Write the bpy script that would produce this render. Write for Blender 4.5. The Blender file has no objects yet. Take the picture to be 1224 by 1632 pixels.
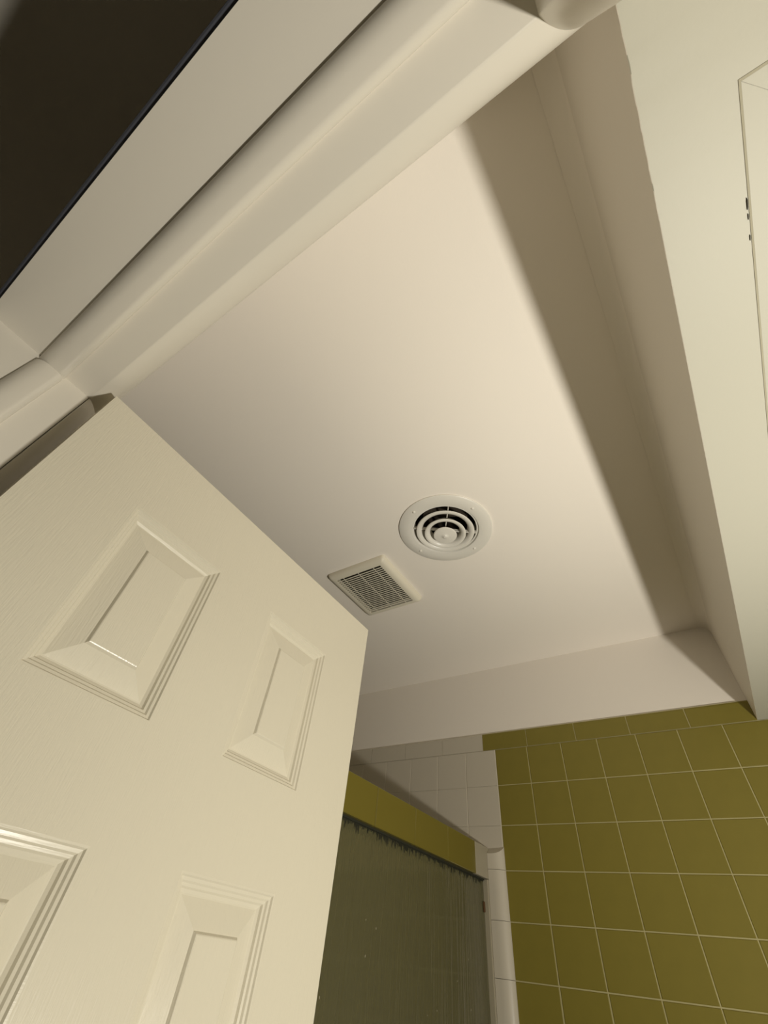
import bpy, bmesh, math, random
from mathutils import Matrix, Vector
random.seed(7)

# ------------------------------------------------------------------ camera, world, light, exposure
H = 1.556                                   # camera height above the floor
sc = bpy.context.scene
C = sc.collection
cam_d = bpy.data.cameras.new('camera')
cam = bpy.data.objects.new('camera', cam_d)
C.objects.link(cam)
cam_d.sensor_fit = 'VERTICAL'
cam_d.sensor_height = 36.0
cam_d.lens = 36.0 * 679.07 / 1632.0
cam_d.clip_start = 0.01
RX = Vector((0.834596, 0.542513, 0.095544))
RY = Vector((-0.345507, 0.650622, -0.676251))
RZ = Vector((-0.429038, 0.531385, 0.730449))
RZ.normalize(); RX = (RX - RZ * RX.dot(RZ)).normalized(); RY = RZ.cross(RX)
m = Matrix.Identity(4)
for i in range(3):
    m[i][0] = RX[i]; m[i][1] = -RY[i]; m[i][2] = -RZ[i]
m.translation = (0, 0, H)
cam.matrix_world = m
sc.camera = cam

w = bpy.data.worlds.new('world'); sc.world = w; w.use_nodes = True
w.node_tree.nodes['Background'].inputs[0].default_value = (0.9, 0.85, 0.7, 1)
w.node_tree.nodes['Background'].inputs[1].default_value = 0.0

lamp_d = bpy.data.lights.new('vanity_bulb', 'AREA')      # small bowl lamp, opening upwards and into the room
lamp_d.shape = 'DISK'
lamp_d.energy = 13.9
lamp_d.color = (1.0, 0.955, 0.85)
lamp_d.size = 0.085
lamp = bpy.data.objects.new('vanity_bulb', lamp_d)
lamp.location = (0.575, 0.55, H - 0.397)
lamp.rotation_euler = Vector((-0.56, 0.06, 0.80)).to_track_quat('-Z', 'Y').to_euler()
C.objects.link(lamp)

vs = sc.view_settings
vs.view_transform = 'Standard'; vs.look = 'None'; vs.gamma = 1.0
vs.use_curve_mapping = False
vs.exposure = 0.0

# ------------------------------------------------------------------ key measures (heights relative to the camera are + H)
YB = 1.481                                  # face of the back wall's tiles
X0 = -0.579                                 # where white tile meets green tile
ZT = H + 0.5405                             # top of the square tiles
ZBN = H + 0.5955                            # top of the bullnose row
ZC = H + 0.8283                             # ceiling
XS = 0.1495                                 # face of the soffit
ZS = H + 0.5420                             # underside of the soffit
TX, TZ = 0.108, 0.1048                      # tile pitch
XR, XL = 0.68, -1.46                        # right and left wall
ZH = H + 0.4775                             # underside of the head jamb (rebate)
ZD = H + 0.4737                             # top of the door leaf
XJ, XJR = -0.5165, 0.0850                   # faces of the side jambs
YW = -0.0098                                # bathroom face of the door wall
YH = -0.1376                                # hall face of the door wall
XG, ZG1, ZG2 = -0.623, H + 0.276, H + 0.206 # shower partition face, top and bottom of its header

# ------------------------------------------------------------------ materials
def mat(name, col, rough=0.5, spec=0.5, bump=None, bscale=(1, 1, 1), bnoise=200.0, detail=3.0, var=0.0, vscale=3.0, coat=0.0):
    ma = bpy.data.materials.new(name); ma.use_nodes = True
    nt = ma.node_tree; b = nt.nodes['Principled BSDF']
    b.inputs['Base Color'].default_value = (*col, 1)
    b.inputs['Roughness'].default_value = rough
    b.inputs['Specular IOR Level'].default_value = spec
    b.inputs['Coat Weight'].default_value = coat
    b.inputs['Coat Roughness'].default_value = 0.1
    tc = nt.nodes.new('ShaderNodeTexCoord')
    if bump:
        mp = nt.nodes.new('ShaderNodeMapping'); mp.inputs['Scale'].default_value = bscale
        nz = nt.nodes.new('ShaderNodeTexNoise'); nz.inputs['Scale'].default_value = bnoise; nz.inputs['Detail'].default_value = detail
        bp = nt.nodes.new('ShaderNodeBump'); bp.inputs['Strength'].default_value = bump; bp.inputs['Distance'].default_value = 0.001
        nt.links.new(tc.outputs['Object'], mp.inputs[0]); nt.links.new(mp.outputs[0], nz.inputs['Vector'])
        nt.links.new(nz.outputs['Fac'], bp.inputs['Height']); nt.links.new(bp.outputs[0], b.inputs['Normal'])
    if var:
        n2 = nt.nodes.new('ShaderNodeTexNoise'); n2.inputs['Scale'].default_value = vscale; n2.inputs['Detail'].default_value = 4
        mx = nt.nodes.new('ShaderNodeMix'); mx.data_type = 'RGBA'
        mx.inputs[6].default_value = (*[c * (1 - var) for c in col], 1)
        mx.inputs[7].default_value = (*[min(1, c * (1 + var)) for c in col], 1)
        nt.links.new(tc.outputs['Object'], n2.inputs['Vector']); nt.links.new(n2.outputs['Fac'], mx.inputs[0])
        nt.links.new(mx.outputs[2], b.inputs['Base Color'])
    return ma

M = {}
M['ceil'] = mat('ceiling_paint', (0.93, 0.870, 0.785), 0.55, 0.3, 0.10, bnoise=260)
M['wall'] = mat('wall_paint', (0.82, 0.765, 0.69), 0.5, 0.35, 0.10, bnoise=260)
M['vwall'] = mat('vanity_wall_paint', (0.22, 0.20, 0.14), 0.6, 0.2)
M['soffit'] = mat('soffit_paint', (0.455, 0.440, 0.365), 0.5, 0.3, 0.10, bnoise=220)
M['trim'] = mat('trim_gloss_paint', (0.74, 0.695, 0.605), 0.26, 0.5, 0.04, (1, 1, 1), 110, 2)
M['door'] = mat('door_paint_grain', (0.66, 0.615, 0.495), 0.27, 0.5, 0.40, (1, 14, 1), 45, 3)
M['doorh'] = mat('door_paint_cross_grain', (0.66, 0.615, 0.495), 0.30, 0.5, 0.15, (1, 1, 14), 45, 3)
M['green'] = mat('olive_green_glaze', (0.20, 0.165, 0.028), 0.42, 0.35, 0.05, bnoise=90, var=0.07, vscale=25)
M['white'] = mat('white_glaze', (0.52, 0.475, 0.39), 0.30, 0.45, 0.05, bnoise=60)
M['header'] = mat('shaded_olive_glaze', (0.150, 0.122, 0.022), 0.16, 0.5, 0.04, bnoise=40)  # olive wall glaze copied darker, header's dimness put into the colour
M['white_shaded'] = mat('shaded_white_glaze', (0.33, 0.295, 0.215), 0.3, 0.4)  # white wall glaze copied darker, the strip's shade put into its colour
M['grout'] = mat('cream_grout', (0.43, 0.385, 0.20), 0.9, 0.1, 0.3, bnoise=400)
M['plastic'] = mat('cream_plastic', (0.78, 0.73, 0.60), 0.4, 0.4)
M['enamel'] = mat('white_enamel', (0.80, 0.77, 0.70), 0.35, 0.5, 0.1, bnoise=120)
M['dark'] = mat('dark_cavity', (0.030, 0.026, 0.018), 0.9, 0.1)
M['duct'] = mat('mottled_duct', (0.042, 0.032, 0.022), 0.8, 0.2, var=0.5, vscale=22)  # near-black brown, varied in blotches
M['slate'] = mat('slate_paint', (0.075, 0.078, 0.095), 0.5, 0.3)
M['hall'] = mat('hall_paint', (0.74, 0.70, 0.62), 0.8, 0.2)
M['floor'] = mat('floor_vinyl', (0.15, 0.125, 0.075), 0.5, 0.3)
M['rust'] = mat('rusty_metal', (0.085, 0.04, 0.012), 0.7, 0.3, var=0.4, vscale=60)
M['edge_shade'] = mat('glass_edge_shade', (0.03, 0.03, 0.02), 0.7, 0.2)  # near-black tone for the shade along the glass top
M['caulk'] = mat('shadow_gap_caulk', (0.36, 0.335, 0.25), 0.8, 0.2)

# reeded shower glass: vertical reeds as relief on a dim, greenish obscured glass
def glass_mat():
    ma = bpy.data.materials.new('reeded_glass'); ma.use_nodes = True
    nt = ma.node_tree; b = nt.nodes['Principled BSDF']
    b.inputs['Base Color'].default_value = (0.38, 0.36, 0.20, 1)
    b.inputs['Roughness'].default_value = 0.10
    b.inputs['Transmission Weight'].default_value = 0.80
    b.inputs['IOR'].default_value = 1.45
    tc = nt.nodes.new('ShaderNodeTexCoord')
    mp = nt.nodes.new('ShaderNodeMapping'); mp.inputs['Scale'].default_value = (1, 1, 0.02)
    wv = nt.nodes.new('ShaderNodeTexNoise'); wv.inputs['Scale'].default_value = 170; wv.inputs['Detail'].default_value = 1
    bp = nt.nodes.new('ShaderNodeBump'); bp.inputs['Strength'].default_value = 0.5; bp.inputs['Distance'].default_value = 0.003
    nt.links.new(tc.outputs['Object'], mp.inputs[0]); nt.links.new(mp.outputs[0], wv.inputs['Vector'])
    nt.links.new(wv.outputs['Fac'], bp.inputs['Height']); nt.links.new(bp.outputs[0], b.inputs['Normal'])
    return ma
M['glass'] = glass_mat()

def tiled_mat():
    ma = bpy.data.materials.new('green_tile_far'); ma.use_nodes = True
    nt = ma.node_tree; b = nt.nodes['Principled BSDF']; b.inputs['Roughness'].default_value = 0.4
    tc = nt.nodes.new('ShaderNodeTexCoord'); mp = nt.nodes.new('ShaderNodeMapping')
    mp.inputs['Rotation'].default_value = (math.pi / 2, 0, 0)
    br = nt.nodes.new('ShaderNodeTexBrick'); br.offset = 0
    br.inputs['Color1'].default_value = (0.285, 0.235, 0.06, 1); br.inputs['Color2'].default_value = (0.27, 0.22, 0.055, 1)
    br.inputs['Mortar'].default_value = (0.6, 0.55, 0.36, 1); br.inputs['Scale'].default_value = 1
    br.inputs['Mortar Size'].default_value = 0.0012; br.inputs['Brick Width'].default_value = TX; br.inputs['Row Height'].default_value = TZ
    nt.links.new(tc.outputs['Object'], mp.inputs[0]); nt.links.new(mp.outputs[0], br.inputs['Vector']); nt.links.new(br.outputs[0], b.inputs['Base Color'])
    return ma
M['tiled'] = tiled_mat()

# ------------------------------------------------------------------ helpers
def link(name, me, ma, parent=None, loc=(0, 0, 0), smooth=None):
    o = bpy.data.objects.new(name, me); C.objects.link(o)
    o.location = loc
    if ma is not None and not me.materials: me.materials.append(ma)
    if parent is not None: o.parent = parent
    if smooth:
        for p in me.polygons: p.use_smooth = True
        me.set_sharp_from_angle(angle=math.radians(smooth))
    return o

def mesh(name, bm):
    bmesh.ops.recalc_face_normals(bm, faces=bm.faces)
    me = bpy.data.meshes.new(name); bm.to_mesh(me); bm.free(); return me

def add_box(bm, lo, hi):
    v = [bm.verts.new((x, y, z)) for x in (lo[0], hi[0]) for y in (lo[1], hi[1]) for z in (lo[2], hi[2])]
    for f in ((0, 1, 3, 2), (4, 6, 7, 5), (0, 4, 5, 1), (2, 3, 7, 6), (0, 2, 6, 4), (1, 5, 7, 3)):
        bm.faces.new([v[i] for i in f])

def boxes(name, lst, ma, parent=None, loc=(0, 0, 0), bev=0.0, seg=2, smooth=None):
    bm = bmesh.new()
    for lo, hi in lst: add_box(bm, lo, hi)
    if bev: bmesh.ops.bevel(bm, geom=list(bm.edges), offset=bev, segments=seg, profile=0.5, affect='EDGES')
    return link(name, mesh(name, bm), ma, parent, loc, smooth)

def extrude(bm, prof, axis, a, b, ends=True):
    """prof: closed list of 2-D points; axis 'x': points are (y,z); 'z': (x,y); 'y': (x,z)"""
    def P(p, t):
        return {'x': (t, p[0], p[1]), 'z': (p[0], p[1], t), 'y': (p[0], t, p[1])}[axis]
    A = [bm.verts.new(P(p, a)) for p in prof]; B = [bm.verts.new(P(p, b)) for p in prof]
    n = len(prof)
    for i in range(n): bm.faces.new((A[i], A[(i + 1) % n], B[(i + 1) % n], B[i]))
    if ends: bm.faces.new(A); bm.faces.new(B[::-1])

def prism(name, prof, axis, a, b, ma, parent=None, loc=(0, 0, 0), smooth=None):
    bm = bmesh.new(); extrude(bm, prof, axis, a, b); return link(name, mesh(name, bm), ma, parent, loc, smooth)

def lathe(name, prof, ma, parent, loc=(0, 0, 0), seg=64, smooth=40, closed=True):
    bm = bmesh.new(); rings = []
    for r, z in prof:
        if r < 1e-6: rings.append([bm.verts.new((0, 0, z))])
        else: rings.append([bm.verts.new((r * math.cos(2 * math.pi * k / seg), r * math.sin(2 * math.pi * k / seg), z)) for k in range(seg)])
    pairs = list(zip(rings, rings[1:])) + ([(rings[-1], rings[0])] if closed else [])
    for A, B in pairs:
        for k in range(seg):
            k2 = (k + 1) % seg
            vs_ = []
            for v in (A[k % len(A)], A[k2 % len(A)], B[k2 % len(B)], B[k % len(B)]):
                if v not in vs_: vs_.append(v)
            if len(vs_) >= 3:
                try: bm.faces.new(vs_)
                except ValueError: pass
    return link(name, mesh(name, bm), ma, parent, loc, smooth)

def arc(cx, cy, r, a0, a1, n=8):
    return [(cx + r * math.cos(math.radians(a0 + (a1 - a0) * i / n)), cy + r * math.sin(math.radians(a0 + (a1 - a0) * i / n))) for i in range(n + 1)]

def struct(o, label=None, cat=None):
    o['kind'] = 'structure'
    if label: o['label'] = label
    if cat: o['category'] = cat
    return o

def empty(name, loc=(0, 0, 0)):
    o = bpy.data.objects.new(name, None); C.objects.link(o); o.location = loc; return o

def thing(name, label, cat, loc=(0, 0, 0)):
    o = empty(name, loc); o['label'] = label; o['category'] = cat; return o

# ------------------------------------------------------------------ room shell
DIF = (-0.374, 0.735)                       # ceiling diffuser centre
hs = 0.0868
struct(boxes('ceiling', [((XL, YW, ZC), (DIF[0] - hs, YB + 0.1, ZC + 0.05)), ((DIF[0] + hs, YW, ZC), (XR, YB + 0.1, ZC + 0.05)),
                         ((DIF[0] - hs, YW, ZC), (DIF[0] + hs, DIF[1] - hs, ZC + 0.05)), ((DIF[0] - hs, DIF[1] + hs, ZC), (DIF[0] + hs, YB + 0.1, ZC + 0.05))], M['ceil']),
       'cream painted bathroom ceiling around the two vents', 'ceiling')
struct(boxes('floor', [((XL - 0.1, -1.3, -0.05), (XR + 0.1, YB + 0.1, 0))], M['floor']), 'vinyl floor running through the doorway', 'floor')
struct(boxes('wall_right', [((XR, YH, 0), (XR + 0.1, YB + 0.1, ZC))], M['vwall']), 'painted wall at the vanity side', 'wall')
struct(boxes('wall_left', [((XL - 0.1, YW, 0), (XL, YB + 0.1, ZC))], M['tiled']), 'green tiled wall inside the shower', 'wall')
wb = struct(boxes('wall_back', [((XL, YB + 0.006, 0), (XR, YB + 0.1, ZC))], M['wall']),
            'back wall, painted band over olive green and white tiles', 'wall')
# door wall: pieces left, right and above the opening
struct(boxes('wall_front', [((XL, YH, 0), (XJ - 0.02, YW, ZC)), ((XJR + 0.02, YH, 0), (XR, YW, ZC)), ((XJ - 0.02, YH, ZH + 0.02), (XJR + 0.02, YW, ZC))], M['wall']),
       'wall around the doorway above the door frame', 'wall')
# unlit hall behind the camera
struct(boxes('ceiling_hall', [((XL - 0.1, -1.2, ZC + 0.002), (XR + 0.1, YH, ZC + 0.05))], M['hall']), 'dark hall ceiling beyond the door frame', 'ceiling')
struct(boxes('wall_hall', [((XL - 0.1, -1.3, 0), (XR + 0.1, -1.2, ZC + 0.05)), ((XL - 0.2, -1.2, 0), (XL - 0.1, YH, ZC)), ((XR + 0.1, -1.2, 0), (XR + 0.2, YH, ZC))], M['hall']),
       'dark hall wall opposite the doorway', 'wall')

# soffit: lower plaster edge is a little uneven towards the door
def soffit_mesh():
    bm = bmesh.new(); n = 220; y0, y1 = YW, YB + 0.006
    rows = []
    for i in range(n + 1):
        y = y0 + (y1 - y0) * i / n
        near = max(0.0, 1 - y / 0.24)
        dx = (random.random() - 0.5) * 0.0014 * near
        dz = (random.random() - 0.5) * 0.0012 * near
        bx = 0.0005; rc = 0.026
        cove = [(XS - rc + rc * math.sin(math.radians(a)), ZC - 0.0004 - rc + rc * math.cos(math.radians(a))) for a in range(0, 91, 15)]
        ps = cove + [(XS, ZS + 0.03), (XS + dx, ZS + bx + dz), (XS + dx + bx, ZS + dz), (XS + 0.03, ZS), (XR - 0.0005, ZS), (XR - 0.0005, ZC - 0.0004)]
        rows.append([bm.verts.new((p[0], y, p[1])) for p in ps])
    for A, B in zip(rows, rows[1:]):
        for k in range(len(A)): bm.faces.new((A[k], A[(k + 1) % len(A)], B[(k + 1) % len(A)], B[k]))
    bm.faces.new(rows[0]); bm.faces.new(rows[-1][::-1])
    return mesh('soffit', bm)
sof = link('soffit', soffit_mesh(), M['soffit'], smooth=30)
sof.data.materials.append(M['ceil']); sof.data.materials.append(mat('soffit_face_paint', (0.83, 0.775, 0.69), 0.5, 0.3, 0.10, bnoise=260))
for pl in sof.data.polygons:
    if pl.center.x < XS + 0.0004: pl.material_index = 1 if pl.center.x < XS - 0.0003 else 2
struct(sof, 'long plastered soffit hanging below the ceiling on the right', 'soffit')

# ------------------------------------------------------------------ tiles of the back wall
grout = boxes('grout', [((X0, YB + 0.0014, 0), (XR, YB + 0.0062, ZT + 0.0005)), ((-0.6215, YB + 0.0014, ZT), (XS, YB + 0.0062, ZBN - 0.0012))], M['grout'], wb)
M['wgrout'] = mat('white_grout', (0.58, 0.53, 0.43), 0.9, 0.1)
boxes('grout', [((XL, YB + 0.0014, 0), (X0, YB + 0.0062, ZT + 0.0005)), ((XL, YB + 0.0014, ZT), (-0.6215, YB + 0.0062, ZBN - 0.0012))], M['wgrout'], wb)

def tile_mesh(name, wx, wz, g=0.0025, th=0.0060, b=0.0012, gz=None):
    gz = g if gz is None else gz
    """front face at y=0 looking to -Y, origin at the upper left corner"""
    bm = bmesh.new()
    x0, x1, z0, z1 = g / 2, wx - g / 2, -wz + gz / 2, -gz / 2
    def ring(i, y): return [bm.verts.new(p) for p in ((x0 + i, y, z0 + i), (x1 - i, y, z0 + i), (x1 - i, y, z1 - i), (x0 + i, y, z1 - i))]
    R = [ring(0, th), ring(0, b * 0.7), ring(b, 0)]
    for A, B in zip(R, R[1:]):
        for k in range(4): bm.faces.new((A[k], A[(k + 1) % 4], B[(k + 1) % 4], B[k]))
    bm.faces.new(R[-1])
    return mesh(name, bm)
tg = tile_mesh('tile_green', TX, TZ); tg.materials.append(M['green'])
tw = tile_mesh('tile_white', TX, TZ, g=0.0016, b=0.0010, gz=0.0004); tw.materials.append(M['white'])
def put_tile(me, x, z):
    o = link('tile', me, None, wb, (x, YB + (random.random() - 0.5) * 0.0003, z))
    o.rotation_euler = ((random.random() - 0.5) * 0.005, 0, (random.random() - 0.5) * 0.005)
for r in range(9):
    for c in range(11):
        put_tile(tg, X0 + c * TX, ZT - r * TZ)
    for c in range(-8, 0):
        put_tile(tw if r < 3 else tg, X0 + c * TX, ZT - r * TZ)

# bullnose row: six inch trim pieces with a rounded upper edge
def bull_mesh(name, wx, g=0.0028):
    hh = ZBN - ZT
    prof = [(0.0062, -hh + 0.0014), (0.0, -hh + 0.0014), (0.0, -0.007)] + arc(0.007, -0.007, 0.007, 180, 95, 6) + [(0.0062, 0)]
    bm = bmesh.new(); extrude(bm, prof, 'x', g / 2, wx - g / 2)
    return mesh(name, bm)
BW = 0.1545
bg_ = bull_mesh('bullnose_green', BW); bg_.materials.append(M['green'])
bw_ = bull_mesh('bullnose_white', BW, 0.0018); bw_.materials.append(M['white'])
for k in range(5):
    o = link('bullnose_tile', bg_ if k < 4 else bull_mesh('bullnose_end', XS + 0.0015 - (-0.6215 + 4 * BW)), M['green'], wb, (-0.6215 + k * BW, YB - 0.0002, ZBN), 40)
for k in range(1, 6):
    link('bullnose_tile', bw_, M['white'], wb, (-0.6215 - k * BW, YB - 0.0002, ZBN), 40)

# white rounded corner trim running down beside the shower partition
def corner_trim(name, h, top=False):
    x0, x1 = XG + 0.0005, X0 + 0.0018
    wd = x1 - x0; dp = 0.020
    prof = [(x0, YB + 0.004), (x0, YB - dp)] + [(x0 + wd * (0.30 + 0.70 * math.sin(math.radians(a))), YB - dp * math.cos(math.radians(a))) for a in range(0, 91, 10)] + [(x1, YB + 0.004)]
    bm = bmesh.new(); extrude(bm, prof, 'z', -h + 0.0004, -0.0004)
    if top:
        for v in bm.verts:
            if v.co.z > -h / 2: v.co.z -= max(0, (YB - v.co.y)) * 0.9
    return mesh(name, bm)
z = ZG1 + 0.004
zt_first = ZT - 3 * TZ - z                  # first piece runs to the next tile joint
hfirst = z - (ZT - 4 * TZ) if (z - (ZT - 3 * TZ)) < 0.03 else z - (ZT - 3 * TZ)
link('trim_tile', corner_trim('corner_trim_top', hfirst, True), M['white'], wb, (0, 0, z), 35)
ct = corner_trim('corner_trim', TZ); ct.materials.append(M['white'])
z -= hfirst
for k in range(7):
    link('trim_tile', ct, None, wb, (0, 0, z), 35); z -= TZ

# ------------------------------------------------------------------ door frame
fr = struct(empty('trim_1', (0, 0, 0)), 'white gloss painted door frame with rounded stop and casing', 'door frame')
hl, hr = XJ - 0.02, XJR + 0.02
YS0, YS1 = -0.0430, -0.0765                 # stop
# jambs
boxes('head_jamb', [((hl, YH, ZH), (hr, YW, ZH + 0.02))], M['trim'], fr)
boxes('side_jamb', [((XJ - 0.02, YH, 0), (XJ, YW - 0.0009, ZH))], M['trim'], fr)
boxes('side_jamb', [((XJR, YH, 0), (XJR + 0.02, YW, ZH))], M['trim'], fr)
# stops: proud of the jamb, nosing rounded on the hall side
def stop_prof():
    d = 0.0110
    pts = [(YS0, 0.0), (YS0, d - 0.009)] + [(YS0 - 0.0080 * (1 - math.cos(math.radians(a))), d - 0.009 + 0.009 * math.sin(math.radians(a))) for a in range(9, 91, 9)]
    pts += [(YS1 + 0.016 - 0.016 * math.sin(math.radians(a)), d - d * (1 - math.cos(math.radians(a)))) for a in range(0, 91, 9)]
    return pts
sp = stop_prof()
prism('door_stop', [(y, ZH - d) for y, d in sp], 'x', XJ, XJR, M['trim'], fr, smooth=35)
prism('door_stop', [(XJ + d, y) for y, d in sp], 'z', 0, ZH - 0.0112, M['trim'], fr, smooth=35)
prism('door_stop', [(XJR - d, y) for y, d in sp], 'z', 0, ZH - 0.0112, M['trim'], fr, smooth=35)
# bathroom casing: rounded inner edge swelling towards the room
def casing_prof(wd=0.060):
    pts = [(YW, 0.0)]
    s0, c0 = math.sin(math.radians(32)), math.cos(math.radians(32))
    pts += [(YW + 0.0009, 0.0001), (YW + 0.0017, 0.0005)]
    pts += [(YW + 0.0024 + 0.0216 * (math.sin(math.radians(a)) - s0) / (1 - s0), 0.0010 + 0.037 * (c0 - math.cos(math.radians(a))) / c0) for a in range(32, 91, 6)]
    pts += [(YW + 0.024, wd - 0.006), (YW + 0.018, wd), (YW, wd)]
    return pts
cp = casing_prof()
bm = bmesh.new(); extrude(bm, [(y, ZH + d) for y, d in cp], 'x', XJ - 0.060, XS - 0.0006); link('casing', mesh('casing', bm), M['trim'], fr, smooth=35)
prism('casing', [(XJ - d, y) for y, d in cp], 'z', 0, ZH - 0.0002, M['trim'], fr, smooth=35)
prism('casing', [(XJR + d, y) for y, d in cp], 'z', 0, ZH + 0.055, M['trim'], fr, smooth=35)
# dark painted hall casing, only its lower edge shows
boxes('hall_casing', [((hl - 0.05, YH - 0.0065, ZH + 0.004), (hr + 0.05, YH - 0.0005, ZH + 0.075))], M['slate'], fr, bev=0.002)
boxes('hall_casing', [((hl - 0.05, YH - 0.0065, 0), (XJ - 0.004, YH - 0.0005, ZH + 0.0035))], M['slate'], fr, bev=0.002)
boxes('hall_casing', [((XJR + 0.004, YH - 0.0065, 0), (hr + 0.05, YH - 0.0005, ZH + 0.0035))], M['slate'], fr, bev=0.002)

# ------------------------------------------------------------------ six panel door, swung open
DW, DT, DH = 0.5996, 0.035, ZD - 0.012
s1, pw, gap, tr, ph, rail = 0.1019, 0.1425, 0.1036, 0.1116, 0.2066, 0.1049
door = struct(empty('door_1', (-0.476, 0.0079, 0.012)), 'cream white six panel door standing open on the left', 'door')
door.rotation_euler = (0, 0, 0.020)
cols = [(s1, s1 + pw), (s1 + pw + gap, s1 + 2 * pw + gap)]
zt = DH - tr
rws = [(zt - ph, zt)]
z2 = zt - ph - rail; rws.append((z2 - 0.62, z2)); z3 = z2 - 0.62 - 0.19; rws.append((0.235, z3))
# leaf frame: stiles, mullion and rails; local x = thickness (0 is the face towards the room), y = width, z = height
ys = [0, cols[0][0], cols[0][1], cols[1][0], cols[1][1], DW]
def leaf_piece(name, y0, y1, z0, z1, ma):
    bm = bmesh.new(); add_box(bm, (-DT, y0, z0), (0, y1, z1)); return link(name, mesh(name, bm), ma, door)
leaf_piece('stile', 0, s1, 0, DH, M['door']); leaf_piece('stile', cols[1][1], DW, 0, DH, M['door'])
zr = [(DH - tr, DH), (z2, zt - ph), (z3, z2 - 0.62), (0, 0.235)]
for a, b in zr: leaf_piece('rail', s1, cols[1][1], a, b, M['door'])
for a, b in rws: leaf_piece('mullion', cols[0][1], cols[1][0], a, b, M['door'])
PROF = [(0.0, 0.0), (0.0020, -0.0002), (0.0034, -0.0022), (0.0062, -0.0030), (0.0078, -0.0050), (0.0104, -0.0058), (0.0120, -0.0084), (0.0150, -0.0100), (0.0165, -0.0100)]
def panel(y0, y1, z0, z1):
    def ring(bm, i, x): return [bm.verts.new(p) for p in ((x, y0 + i, z0 + i), (x, y1 - i, z0 + i), (x, y1 - i, z1 - i), (x, y0 + i, z1 - i))]
    # moulding
    bm = bmesh.new()
    for side in (0, 1):
        R = [ring(bm, i, d if side == 0 else -DT - d) for i, d in PROF]
        for A, B in zip(R, R[1:]):
            for k in range(4): bm.faces.new((A[k], A[(k + 1) % 4], B[(k + 1) % 4], B[k]))
    p = link('panel', None if False else bpy.data.meshes.new('panel'), None, door)
    bp = bmesh.new(); i0 = 0.0165
    for side in (0, 1):
        R = [ring(bp, i, d if side == 0 else -DT - d) for i, d in ((i0, -0.0100), (0.0405, -0.0035), (0.0425, -0.0005), (0.0435, 0.0))]
        for A, B in zip(R, R[1:]):
            for k in range(4): bp.faces.new((A[k], A[(k + 1) % 4], B[(k + 1) % 4], B[k]))
        bp.faces.new(R[-1])
    bmesh.ops.recalc_face_normals(bp, faces=bp.faces); bp.to_mesh(p.data); bp.free(); p.data.materials.append(M['door'])
    link('moulding', mesh('moulding', bm), M['doorh'], p)
for y0, y1 in cols:
    for z0, z1 in rws: panel(y0, y1, z0, z1)

# ------------------------------------------------------------------ shower partition: tiled header over reeded glass
sh = thing('shower_enclosure', 'reeded obscure glass shower screen under an olive tiled header', 'shower screen', (XG, 0, 0))
hd = boxes('header', [((-0.085, YW + 0.03, ZG2), (-0.0045, YB - 0.0005, ZG1 - 0.003))], M['grout'], sh)
def header_tile(y0, y1, ma, g=0.0012):
    bm = bmesh.new()
    add_box(bm, (-0.089, y0 + g / 2, ZG2 - 0.002), (0.0, y1 - g / 2, ZG1))
    bmesh.ops.bevel(bm, geom=[e for e in bm.edges], offset=0.0012, segments=1, affect='EDGES')
    link('tile', mesh('header_tile', bm), ma, hd)
header_tile(YB - 0.098, YB - 0.0006, M['white_shaded'])
y = YB - 0.098
while y > 0.12:
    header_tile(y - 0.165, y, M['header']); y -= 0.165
boxes('jamb_strip', [((-0.060, YB - 0.026, 0.05), (0.0, YB - 0.0006, ZG2 - 0.0025))], M['white_shaded'], sh, bev=0.002)
gl = boxes('glass_panel', [((-0.020, 0.10, 0.10), (-0.014, YB - 0.0262, ZG2 - 0.0065))], M['glass'], sh)
# ragged dark fringe modelled in place of dark streaks seen through the reeds
bm = bmesh.new(); yy = 0.10
while yy < YB - 0.030:
    st = random.uniform(0.0020, 0.0050); ln = random.choice((0.002, 0.004, 0.006, 0.009, 0.014)) * (1.35 - 0.6 * yy / YB) * random.uniform(0.7, 1.15)
    A = [bm.verts.new((-0.0132, yy, ZG2 - 0.0022)), bm.verts.new((-0.0132, yy + st, ZG2 - 0.0022)), bm.verts.new((-0.0132, yy + st * 0.62, ZG2 - 0.0066 - ln)), bm.verts.new((-0.0132, yy + st * 0.38, ZG2 - 0.0066 - ln))]
    B = [bm.verts.new((-0.0138, v.co.y, v.co.z)) for v in A]
    for k in range(4): bm.faces.new((A[k], A[(k + 1) % 4], B[(k + 1) % 4], B[k]))
    bm.faces.new(A); bm.faces.new(B[::-1]); yy += st
shade_fringe = link('shade_fringe', mesh('shade_fringe', bm), M['edge_shade'], sh)
boxes('shade_strip', [((-0.0131, 0.10, ZG2 - 0.0060), (-0.0100, YB - 0.0262, ZG2 - 0.0022))], M['edge_shade'], sh)  # dark strip added for the shade under the header
# dried water spots on the glass, too small to pick apart
bm = bmesh.new()
for k in range(26):
    yy = random.uniform(0.62, 1.40); zz = ZG2 - random.uniform(0.12, 0.42)
    q = random.uniform(0.0005, 0.0011)
    mt = Matrix.Translation((-0.0138, yy, zz)) @ Matrix.Diagonal((0.0005, q, q * random.uniform(1.5, 3.5), 1))
    bmesh.ops.create_icosphere(bm, subdivisions=1, radius=1.0, matrix=mt)
spots = link('water_spots', mesh('water_spots', bm), M['white_shaded'], sh); spots['kind'] = 'stuff'
boxes('clip', [((-0.0138, YB - 0.036, ZG2 - 0.072), (-0.0105, YB - 0.0262, ZG2 - 0.050))], M['rust'], sh, bev=0.002)
boxes('curb', [((-0.085, 0.05, 0), (0.0, YB - 0.001, 0.10))], M['white'], sh, bev=0.004)

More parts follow.
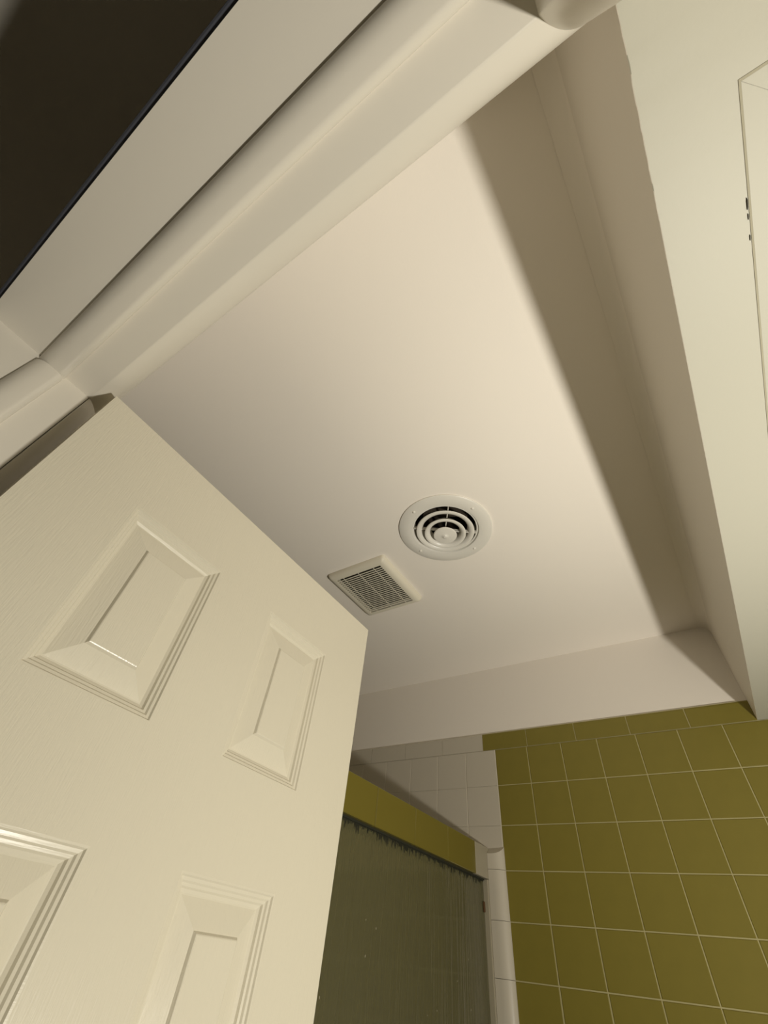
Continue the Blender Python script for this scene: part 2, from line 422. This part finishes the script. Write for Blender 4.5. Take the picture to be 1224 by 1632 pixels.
# ------------------------------------------------------------------ round supply diffuser
df = thing('air_diffuser', 'round white stepped air diffuser screwed to the ceiling', 'air vent', (DIF[0], DIF[1], ZC))
RO, RI = 0.1250, 0.0860
lathe('flange', [(RO, -0.0002), (RO, -0.0030), (RO - 0.003, -0.0050), (RI + 0.012, -0.0055), (RI + 0.004, -0.0040), (RI, 0.002), (RI - 0.003, 0.030), (RI - 0.0045, 0.030), (RI - 0.002, 0.0), (RI + 0.003, -0.0002)], M['enamel'], df)
def cone(name, ro, ri, zb):
    # flared ring: rolled outer lip, neck rising into the duct
    pr = [(ro, zb + 0.0010), (ro - 0.0012, zb - 0.0008), (ro - 0.004, zb - 0.0014), ((ro + ri) / 2, zb - 0.0004), (ri + 0.003, zb + 0.004), (ri, zb + 0.012), (ri - 0.001, zb + 0.022),
          (ri + 0.0006, zb + 0.022), (ri + 0.0016, zb + 0.013), (ri + 0.0045, zb + 0.0055), ((ro + ri) / 2, zb + 0.0016), (ro - 0.004, zb + 0.0004)]
    return lathe(name, pr, M['enamel'], df)
cone('ring', 0.0775, 0.0600, -0.0105)
cone('ring', 0.0550, 0.0390, -0.0175)
lathe('center_cap', [(0.0, -0.0300), (0.004, -0.0298), (0.006, -0.0275), (0.012, -0.0262), (0.024, -0.0262), (0.0295, -0.0250), (0.0310, -0.0228), (0.0300, -0.0210), (0.022, -0.018), (0.016, -0.006), (0.0, -0.004)], M['enamel'], df, closed=False)
for k in range(4):
    a = math.radians(33 + 90 * k)
    s = boxes('spoke', [((0.012, -0.0010, -0.006), (RI - 0.003, 0.0010, 0.003))], M['enamel'], df); s.rotation_euler = (0, 0, a)
for k, a in enumerate((-22, 68, 158, 248)):
    q = math.radians(a)
    lathe('screw', [(0.0, -0.0084), (0.0022, -0.0080), (0.0036, -0.0068), (0.0040, -0.0050)], M['enamel'], df, (0.1065 * math.cos(q), 0.1065 * math.sin(q), 0), 12, closed=False)
lathe('duct', [(0.0840, 0.030), (0.0840, 0.16), (0.0, 0.16), (0.0, 0.165), (0.088, 0.165), (0.088, 0.030)], M['duct'], df, closed=False, smooth=40)
dm = boxes('damper', [((-0.060, -0.0015, 0.035), (0.060, 0.0015, 0.095))], M['duct'], df); dm.rotation_euler = (0.7, 0, 0.5)

# ------------------------------------------------------------------ exhaust fan grille
fx0, fx1, fy0, fy1 = -0.791, -0.580, 0.743, 0.977
fan = thing('exhaust_fan_grille', 'square cream slotted exhaust fan grille on the ceiling by the door edge', 'fan grille', ((fx0 + fx1) / 2, (fy0 + fy1) / 2, ZC))
hx, hy = (fx1 - fx0) / 2, (fy1 - fy0) / 2
ix, iy = hx - 0.0235, hy - 0.0215
def rim():
    bm = bmesh.new()
    prof = [(0.0, -0.0003), (0.0, -0.004), (0.0015, -0.009), (0.005, -0.0140), (0.0105, -0.0172), (0.016, -0.0180), (0.0225, -0.0180), (0.0225, -0.0015)]
    R = []
    for i, zz in prof:
        t = i / 0.0225
        ax, ay = hx + (ix - hx) * t, hy + (iy - hy) * t
        rc = 0.010 * (1 - t)
        ring = []
        for sx, sy, a0 in ((1, 1, 0), (-1, 1, 90), (-1, -1, 180), (1, -1, 270)):
            for k in range(5):
                a = math.radians(a0 + 22.5 * k)
                ring.append(bm.verts.new((sx * (ax - rc) + rc * math.cos(a), sy * (ay - rc) + rc * math.sin(a), zz)))
        R.append(ring)
    n = len(R[0])
    for A, B in zip(R, R[1:]):
        for k in range(n):
            bm.faces.new((A[k], A[(k + 1) % n], B[(k + 1) % n], B[k]))
    return mesh('rim', bm)
link('rim', rim(), M['plastic'], fan, smooth=50)
boxes('backing', [((-ix, -iy, -0.0025), (ix, iy, -0.0008))], M['dark'], fan)  # dark sheet painted in for the shaded hollow behind the slots
NS = 22
p = 2 * iy / NS
bm = bmesh.new(); add_box(bm, (-ix, -p * 0.20, -0.0180), (ix, p * 0.20, -0.0170)); sl = mesh('slat', bm); sl.materials.append(M['plastic'])
for k in range(NS - 1): link('slat', sl, None, fan, (0, -iy + p * (k + 1), 0))
for k in (-0.34, 0.0, 0.34):
    boxes('rib', [((k * 2 * ix - 0.0009, -iy, -0.0168), (k * 2 * ix + 0.0009, iy, -0.0155))], M['plastic'], fan)

# ------------------------------------------------------------------ framed access panel under the soffit
px0, py0, px1, py1, fwid = 0.2245, 0.1190, 0.60, 0.95, 0.060
ap = thing('access_panel', 'cream painted wooden frame set flush into the soffit underside at the right', 'access panel', (0, 0, ZS))
def board(pts, ma):
    bm = bmesh.new()
    A = [bm.verts.new((x, y, -0.0002)) for x, y in pts]; B = [bm.verts.new((x, y, -0.0006)) for x, y in pts]
    for k in range(len(pts)): bm.faces.new((A[k], A[(k + 1) % len(pts)], B[(k + 1) % len(pts)], B[k]))
    bm.faces.new(A); bm.faces.new(B[::-1])
    bmesh.ops.bevel(bm, geom=list(bm.edges), offset=0.0001, segments=1, affect='EDGES')
    return link('frame_board', mesh('frame_board', bm), ma, ap)
g = 0.0002
board([(px0, py0 + g), (px0 + fwid, py0 + fwid + g), (px0 + fwid, py1 - fwid - g), (px0, py1 - g)], M['soffit'])
board([(px1, py0 + g), (px1, py1 - g), (px1 - fwid, py1 - fwid - g), (px1 - fwid, py0 + fwid + g)], M['soffit'])
board([(px0 + g, py0), (px1 - g, py0), (px1 - fwid - g, py0 + fwid), (px0 + fwid + g, py0 + fwid)], M['soffit'])
board([(px0 + g, py1), (px0 + fwid + g, py1 - fwid), (px1 - fwid - g, py1 - fwid), (px1 - g, py1)], M['soffit'])
boxes('panel', [((px0 + fwid, py0 + fwid, -0.0010), (px1 - fwid, py1 - fwid, -0.0002))], M['soffit'], ap)
# thin caulk line along the outer edge
boxes('caulk_line', [((px0 - 0.0018, py0 - 0.0022, -0.0006), (px0, py1, -0.0001)), ((px0, py0 - 0.0022, -0.0006), (px1, py0, -0.0001))], M['caulk'], ap)
for yy, s in ((0.2120, 0.75), (0.2270, 0.40), (0.2480, 0.40)):
    bm = bmesh.new()
    pts = [(0, 0), (0.0006 * s, 0.003 * s), (0.0003 * s, 0.011 * s), (-0.0004 * s, 0.015 * s), (-0.0005 * s, 0.005 * s)]
    A = [bm.verts.new((x, y_, 0)) for x, y_ in pts]; B = [bm.verts.new((x * 0.8, y_, -0.0012)) for x, y_ in pts]
    for k in range(5): bm.faces.new((A[k], A[(k + 1) % 5], B[(k + 1) % 5], B[k]))
    bm.faces.new(A); bm.faces.new(B[::-1])
    link('paint_chip', mesh('paint_chip', bm), M['dark'], ap, (px0 - 0.0030, yy, -0.0001))
